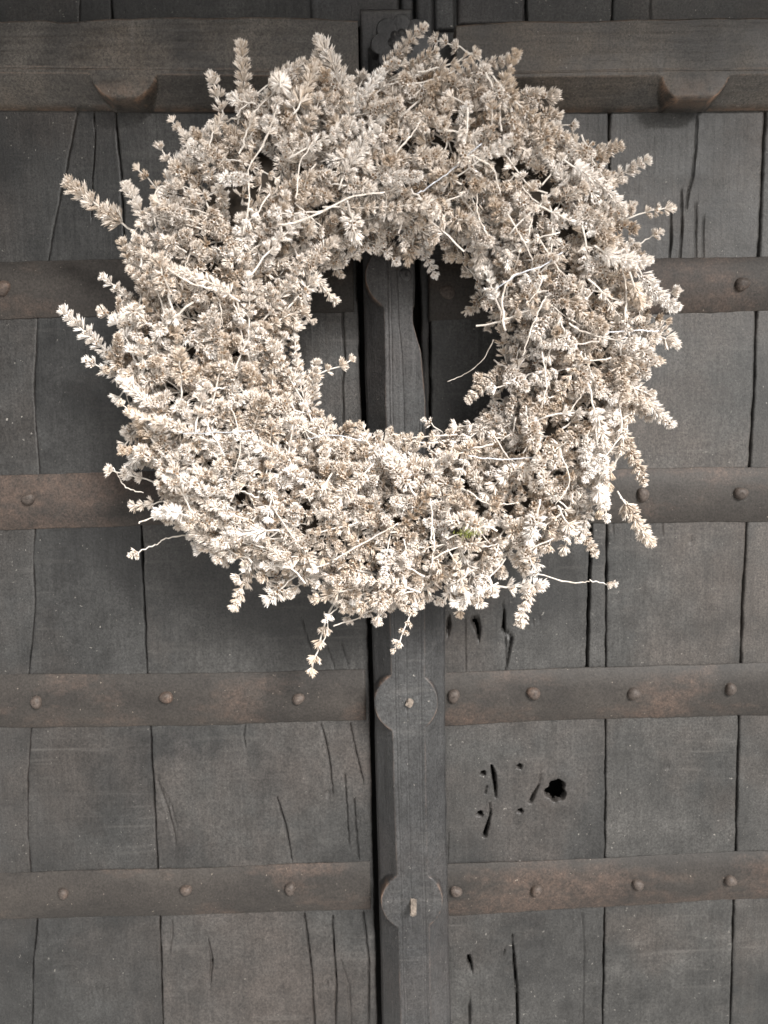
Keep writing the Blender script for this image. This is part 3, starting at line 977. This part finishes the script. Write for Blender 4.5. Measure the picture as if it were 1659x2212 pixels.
for i in range(64):
    th = 2*math.pi*((i*0.61803398875+.37) % 1.0)
    psi = math.radians(r.uniform(28, 158))
    tip = ring_pt(th, psi, r.uniform(.93, 1.04)); ctr = ring_pt(th, psi, 0.0)
    Nn = tip-ctr; Nn /= np.linalg.norm(Nn)
    T = np.array([math.sin(th), 0, -math.cos(th)]); Bn = np.cross(T, Nn)
    an = r.normal(0, .9)
    d = T*math.cos(an) + Bn*math.sin(an) + Nn*r.uniform(.12, .45); d /= np.linalg.norm(d)
    k = ['bold', 'loose', 'ball', 'spike'][int(r.choice(4, p=[.34, .26, .28, .12]))]
    s = LIB[k][int(r.integers(len(LIB[k])))]
    sc = r.uniform(.74, .96)*(1.15 if k == 'ball' else 1)
    place(s, tip - d*s['tot']*sc, d, r.random()*6.28, sc, 3.0)

# sprigs one can follow singly along the outline: (foot, tip, depth at foot, depth at tip, kind)
HERO = [
    ((330, 520), (140, 412), .07, .085, 'long', 0), ((330, 500), (268, 400), .09, .10, 'spike', 0), ((300, 610), (245, 535), .08, .09, 'spike', 1),
    ((520, 290), (545, 100), .08, .09, 'long', 1), ((485, 300), (487, 165), .08, .085, 'loose', 0), ((430, 330), (360, 292), .07, .08, 'loose', 1),
    ((350, 400), (455, 270), .07, .08, 'spike', 2), ((390, 400), (350, 320), .08, .085, 'loose', 2), ((560, 200), (655, 125), .09, .09, 'spike', 3),
    ((740, 240), (742, 75), .085, .085, 'long', 2), ((690, 200), (685, 118), .07, .075, 'ball', 0), ((820, 160), (910, 55), .08, .09, 'spike', 4),
    ((1010, 110), (945, 66), .08, .085, 'loose', 3), ((990, 170), (1088, 95), .08, .08, 'spike', 5), ((1090, 240), (1190, 195), .08, .08, 'ball', 1),
    ((1150, 280), (1232, 262), .075, .08, 'loose', 4), ((1230, 350), (1335, 302), .08, .085, 'spike', 0), ((1270, 420), (1392, 348), .08, .09, 'spike', 1),
    ((1360, 470), (1450, 430), .08, .085, 'loose', 5), ((1330, 560), (1420, 500), .08, .08, 'fan', 0), ((1370, 690), (1450, 740), .08, .085, 'ball', 2),
    ((1380, 600), (1440, 680), .08, .085, 'spike', 2), ((1370, 830), (1420, 930), .08, .085, 'spike', 3), ((1330, 900), (1392, 1040), .08, .085, 'spike', 4),
    ((1335, 1060), (1402, 1178), .08, .085, 'long', 0), ((1220, 1100), (1305, 1170), .08, .09, 'spike', 5), ((1190, 1245), (1325, 1262), .07, .075, 'fan', 1),
    ((1150, 1230), (1130, 1350), .08, .085, 'spike', 0), ((1010, 1250), (1165, 1295), .08, .085, 'loose', 0), ((900, 1290), (870, 1402), .085, .09, 'loose', 1),
    ((720, 1300), (672, 1448), .07, .075, 'loose', 2), ((760, 1270), (705, 1340), .085, .09, 'fan', 2), ((540, 1230), (495, 1303), .075, .08, 'spike', 1),
    ((640, 1240), (585, 1300), .08, .085, 'ball', 3), ((390, 1160), (285, 1195), .075, .08, 'fan', 0), ((370, 1080), (278, 1100), .08, .08, 'loose', 3),
    ((330, 1040), (250, 1005), .08, .08, 'loose', 4), ((310, 960), (245, 1000), .08, .08, 'spike', 2), ((300, 830), (190, 790), .07, .075, 'loose', 5),
    ((275, 800), (140, 680), .07, .075, 'long', 1), ((300, 720), (215, 690), .08, .085, 'loose', 0), ((330, 880), (240, 815), .075, .08, 'spike', 3),
    ((600, 822), (755, 826), .08, .085, 'loose', 1), ((1080, 800), (1003, 845), .085, .09, 'spike', 4), ((905, 480), (880, 560), .09, .085, 'ball', 4),
    ((890, 500), (965, 560), .07, .07, 'spike', 5), ((740, 560), (815, 530), .08, .085, 'loose', 2), ((1000, 970), (920, 905), .07, .075, 'fan', 1),
    ((1060, 620), (1020, 672), .06, .06, 'ball', 0), ((640, 690), (655, 620), .085, .09, 'spike', 0), ((700, 980), (760, 925), .07, .075, 'ball', 1),
    ((700, 1010), (830, 915), .075, .08, 'spike', 2), ((660, 960), (710, 915), .075, .08, 'ball', 2), ((670, 870), (655, 790), .08, .085, 'spike', 3),
    ((1000, 560), (1040, 620), .07, .075, 'fan', 2), ((1010, 1000), (1070, 900), .08, .09, 'spike', 1), ((790, 520), (860, 535), .08, .09, 'loose', 3),
    ((500, 1190), (440, 1215), .08, .085, 'loose', 4), ((560, 1240), (610, 1300), .08, .08, 'loose', 5), ((830, 1290), (760, 1330), .08, .085, 'loose', 0),
    ((1290, 960), (1310, 1110), .115, .11, 'long', 2), ((1270, 560), (1290, 700), .125, .12, 'long', 0), ((1230, 830), (1180, 960), .125, .12, 'long', 1),
    ((600, 130), (745, 330), .10, .125, 'ball', 3), ((690, 330), (790, 350), .125, .13, 'ball', 0), ((710, 400), (800, 390), .125, .13, 'ball', 1),
    ((760, 240), (820, 160), .12, .12, 'spike', 4), ((700, 290), (800, 220), .13, .13, 'long', 2),
]
STALKS = []
for (a, b2, ha, hb, k, vi) in HERO:
    A_, B_ = up(*a, ha), up(*b2, hb)
    if k in ('long', 'spike') and hb < .105:
        k = 'bold'
    s = LIB[k][vi % len(LIB[k])]
    d = B_-A_
    ln = d.length
    sc = min(1.15, max(.85, ln/s['tot']))
    if k == 'fan':
        sc = .78
        STALKS.append((a, b2, ha, hb, max(.2, 1-s['tot']*sc/ln)))
    place(s, B_ - d.normalized()*s['tot']*sc, d, (vi*1.7+len(PLACED)) % 6.28, sc, 9.0)

PLACED.sort(key=lambda q: -q[2])
NPARTS = 300
for s, Mx, sc in PLACED[:NPARTS]:
    o = bpy.data.objects.new('sprig', s['sm'])
    link(o, WREATH)
    o.matrix_basis = Matrix.Translation(-WBASE) @ Mx
    hobj = bpy.data.objects.new('flower_head', s['hm'])
    link(hobj, o)
VV, TT, TI, TN_, TS = [], [], [], [], []
n0 = 0
for s, Mx, sc in PLACED[NPARTS:]:
    A_ = np.array(Mx)
    dt = float(r.normal(0, .16))
    for v, tr, inn, tn, stv in ((s['hv'], s['ht'], s['hin'], s['htn']+dt, 0.0), (s['sv'], s['st'], np.zeros(len(s['st'])), np.full(len(s['st']), .6), .8)):
        VV.append(v @ A_[:3, :3].T + A_[:3, 3]); TT.append(tr+n0); TI.append(inn); TN_.append(tn); TS.append(np.full(len(tr), stv)); n0 += len(v)
# crumbs of broken heads packed between the sprigs
rc_ = np.random.default_rng(31)
P, D, L, Wd, TN = [], [], [], [], []
for i in range(1700):
    th = rc_.random()*6.283; psi = math.radians(rc_.uniform(0, 180)); f = rc_.uniform(.44, .72)
    c = ring_pt(th, psi, f); nn = c - ring_pt(th, psi, 0.0); nn /= np.linalg.norm(nn)
    nn = nn + rc_.normal(0, .5, 3); nn /= np.linalg.norm(nn)
    tn = rc_.uniform(0, .5)
    for q in range(7):
        dd = nn + rc_.normal(0, .6, 3)
        P.append(c); D.append(dd); L.append(rc_.uniform(.006, .010)); Wd.append(rc_.uniform(.002, .003)); TN.append(tn+rc_.normal(0, .1))
hv, ht, hin, htn = calyces(np.array(P), np.array(D), np.array(L), np.array(Wd), np.array(TN), rc_)
VV.append(hv); TT.append(ht+n0); TI.append(hin); TN_.append(htn); TS.append(np.zeros(len(ht)))
me = np_mesh('sprig_mass', np.concatenate(VV), tris=np.concatenate(TT), fattr={'inner': np.concatenate(TI), 'tone': np.concatenate(TN_), 'stem': np.concatenate(TS)})
o = part('sprig_mass', me, M_DRY, WREATH); o['kind'] = 'stuff'

# straw ring inside
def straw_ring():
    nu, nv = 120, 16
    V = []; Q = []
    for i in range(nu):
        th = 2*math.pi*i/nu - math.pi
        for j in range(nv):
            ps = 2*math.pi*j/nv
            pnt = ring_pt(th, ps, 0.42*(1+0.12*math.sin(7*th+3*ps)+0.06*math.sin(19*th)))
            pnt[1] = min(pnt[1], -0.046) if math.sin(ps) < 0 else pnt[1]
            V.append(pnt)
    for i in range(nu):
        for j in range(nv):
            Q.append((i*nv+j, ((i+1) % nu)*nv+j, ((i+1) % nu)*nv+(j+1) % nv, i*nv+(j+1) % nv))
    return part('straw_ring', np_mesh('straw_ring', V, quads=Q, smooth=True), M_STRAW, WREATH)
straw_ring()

# bare stems and binding wire that lie on the surface
def curve_pts(pts, h, seed, n=18):
    P = np.array([up(x, y, hh) for (x, y), hh in zip(pts, np.broadcast_to(h, (len(pts),)))])
    tt = np.linspace(0, len(P)-1, n)
    out = []
    for q in tt:                                   # Catmull-Rom
        i = int(min(q, len(P)-2)); f = q-i
        p0, p1, p2, p3 = P[max(i-1, 0)], P[i], P[i+1], P[min(i+2, len(P)-1)]
        out.append(0.5*((2*p1)+(-p0+p2)*f+(2*p0-5*p1+4*p2-p3)*f*f+(-p0+3*p1-3*p2+p3)*f**3))
    rr = np.random.default_rng(seed)
    return np.array(out) + rr.normal(0, .0003, (n, 3))

STEMS = [
    ([(598, 486), (640, 480), (700, 455), (760, 426), (832, 416)], .135, .0017), ([(525, 505), (538, 440), (540, 360), (575, 300), (600, 225)], .13, .0012),
    ([(337, 488), (332, 430), (352, 402), (400, 405), (425, 415)], .11, .0013), ([(1090, 715), (1085, 640), (1105, 600), (1125, 590)], .125, .0018),
    ([(1066, 735), (1040, 780), (1000, 810), (966, 824)], [.09, .08, .07, .07], .0008), ([(540, 250), (590, 200), (620, 165)], .12, .0011),
    ([(830, 380), (828, 300), (835, 240)], .13, .001), ([(855, 330), (890, 290), (910, 260)], .135, .0013), ([(1350, 690), (1352, 620), (1340, 560), (1355, 520)], .12, .0014),
    ([(1300, 830), (1260, 850), (1225, 900)], .125, .0013), ([(340, 470), (420, 490), (500, 520)], .12, .0012), ([(585, 1060), (600, 1110), (640, 1170)], .13, .0013),
    ([(720, 1210), (790, 1170), (860, 1130)], .13, .0013), ([(480, 1150), (560, 1180), (630, 1195)], .12, .001), 
    ([(300, 1130), (350, 1108), (385, 1090)], .10, .0011), ([(245, 1010), (270, 1050), (310, 1065)], .085, .0011), ([(235, 770), (300, 790), (340, 800)], .085, .0015),
    ([(720, 1352), (770, 1335), (830, 1300)], .085, .0013), ([(690, 1400), (708, 1360), (700, 1320)], .08, .001), ([(1060, 930), (1100, 990), (1130, 1000)], .125, .001),
    ([(1180, 650), (1250, 700), (1320, 705)], .125, .001), ([(1090, 450), (1130, 520), (1150, 560)], .13, .0012), ([(1000, 330), (1060, 360), (1080, 420)], .135, .0012),
    ([(640, 430), (650, 350), (690, 290)], .135, .0011), ([(430, 600), (470, 640), (480, 700)], .13, .001), ([(500, 880), (520, 960), (505, 1020)], .13, .001),
    ([(1010, 1060), (1060, 1090), (1120, 1085)], .13, .0011), ([(930, 1210), (990, 1180), (1050, 1170)], .13, .0012), 
    ([(1340, 1075), (1360, 1090), (1375, 1100)], .085, .001), ([(330, 470), (400, 450), (470, 470)], .12, .0011), ([(860, 940), (900, 960), (930, 968)], .09, .0009),
    ([(285, 890), (270, 840), (262, 800)], .08, .001), ([(1170, 760), (1180, 830), (1170, 880)], .13, .001), ([(1210, 980), (1230, 1040), (1200, 1090)], .13, .0011),
]
for (a, b2, ha, hb, q) in STALKS:                  # long bare stalks under single heads
    e = (a[0]+(b2[0]-a[0])*q, a[1]+(b2[1]-a[1])*q)
    nx, ny = -(b2[1]-a[1])*.06, (b2[0]-a[0])*.06
    STEMS.append(([(a[0]-(b2[0]-a[0])*.45-nx, a[1]-(b2[1]-a[1])*.45-ny), ((a[0]+e[0])/2+nx, (a[1]+e[1])/2+ny), e], [ha, (ha+hb)/2, ha+(hb-ha)*q], .0013))
rs = np.random.default_rng(77)
for k in range(14):                                # more thin stalks half buried in the heads
    th = rs.random()*6.28; f0 = rs.uniform(.25, .75)
    rad0 = RIN(th)+(ROUT(th)-RIN(th))*f0
    x0, y0 = 838+rad0*math.cos(th), 705-rad0*math.sin(th)
    an = rs.random()*6.28; l0 = rs.uniform(30, 75); bend = rs.normal(0, .35)
    STEMS.append(([(x0, y0), (x0+l0*math.cos(an), y0+l0*math.sin(an)), (x0+l0*(math.cos(an)+math.cos(an+bend)), y0+l0*(math.sin(an)+math.sin(an+bend)))], .076+.060*math.sin(math.pi*f0)+rs.uniform(-.008, .002), rs.uniform(.0009, .0014)))
for k, (pts, h, rad) in enumerate(STEMS):
    c = curve_pts(pts, h, k)
    kn = 1 + 0.35*(np.random.default_rng(k).random(len(c)) > .82)
    v, tr = tube(c, np.linspace(rad, rad*.6, len(c))*.55*kn, 6)
    part('bare_stem', np_mesh('bare_stem', v, tris=tr, smooth=True), M_STEM, WREATH)
WIRES = [([(1070, 625), (1120, 592), (1170, 575), (1215, 545)], .137), ([(395, 936), (460, 935), (545, 930)], .137), ([(665, 948), (720, 940), (780, 952)], .128),
         ([(1010, 985), (1080, 992), (1180, 985)], .135), ([(900, 420), (960, 380), (1040, 310)], .138), ([(1300, 720), (1360, 715), (1425, 715)], .125)]
for k, (pts, h) in enumerate(WIRES):
    c = curve_pts(pts, h, 50+k)
    v, tr = tube(c, .00045, 5)
    part('binding_wire', np_mesh('binding_wire', v, tris=tr, smooth=True), M_WIRE, WREATH)

def moss(px, py, h, n, ext, seed):
    rr = np.random.default_rng(seed)
    c = np.array(up(px, py, h))
    V = []; T = []
    for i in range(n):
        p0 = c + rr.normal(0, 1, 3)*np.array(ext)
        d = rr.normal(0, 1, 3); d[1] = -abs(d[1]); d /= np.linalg.norm(d)
        e = np.cross(d, [0.3, .2, 1]); e /= np.linalg.norm(e)
        k = len(V)
        V += [p0-e*.0004, p0+e*.0004, p0+d*.003]
        T.append((k, k+1, k+2))
    part('moss_tuft', np_mesh('moss_tuft', V, tris=T), M_MOSS, WREATH)['kind'] = 'stuff'
moss(1015, 1150, .137, 170, (.0055, .002, .0016), 1)
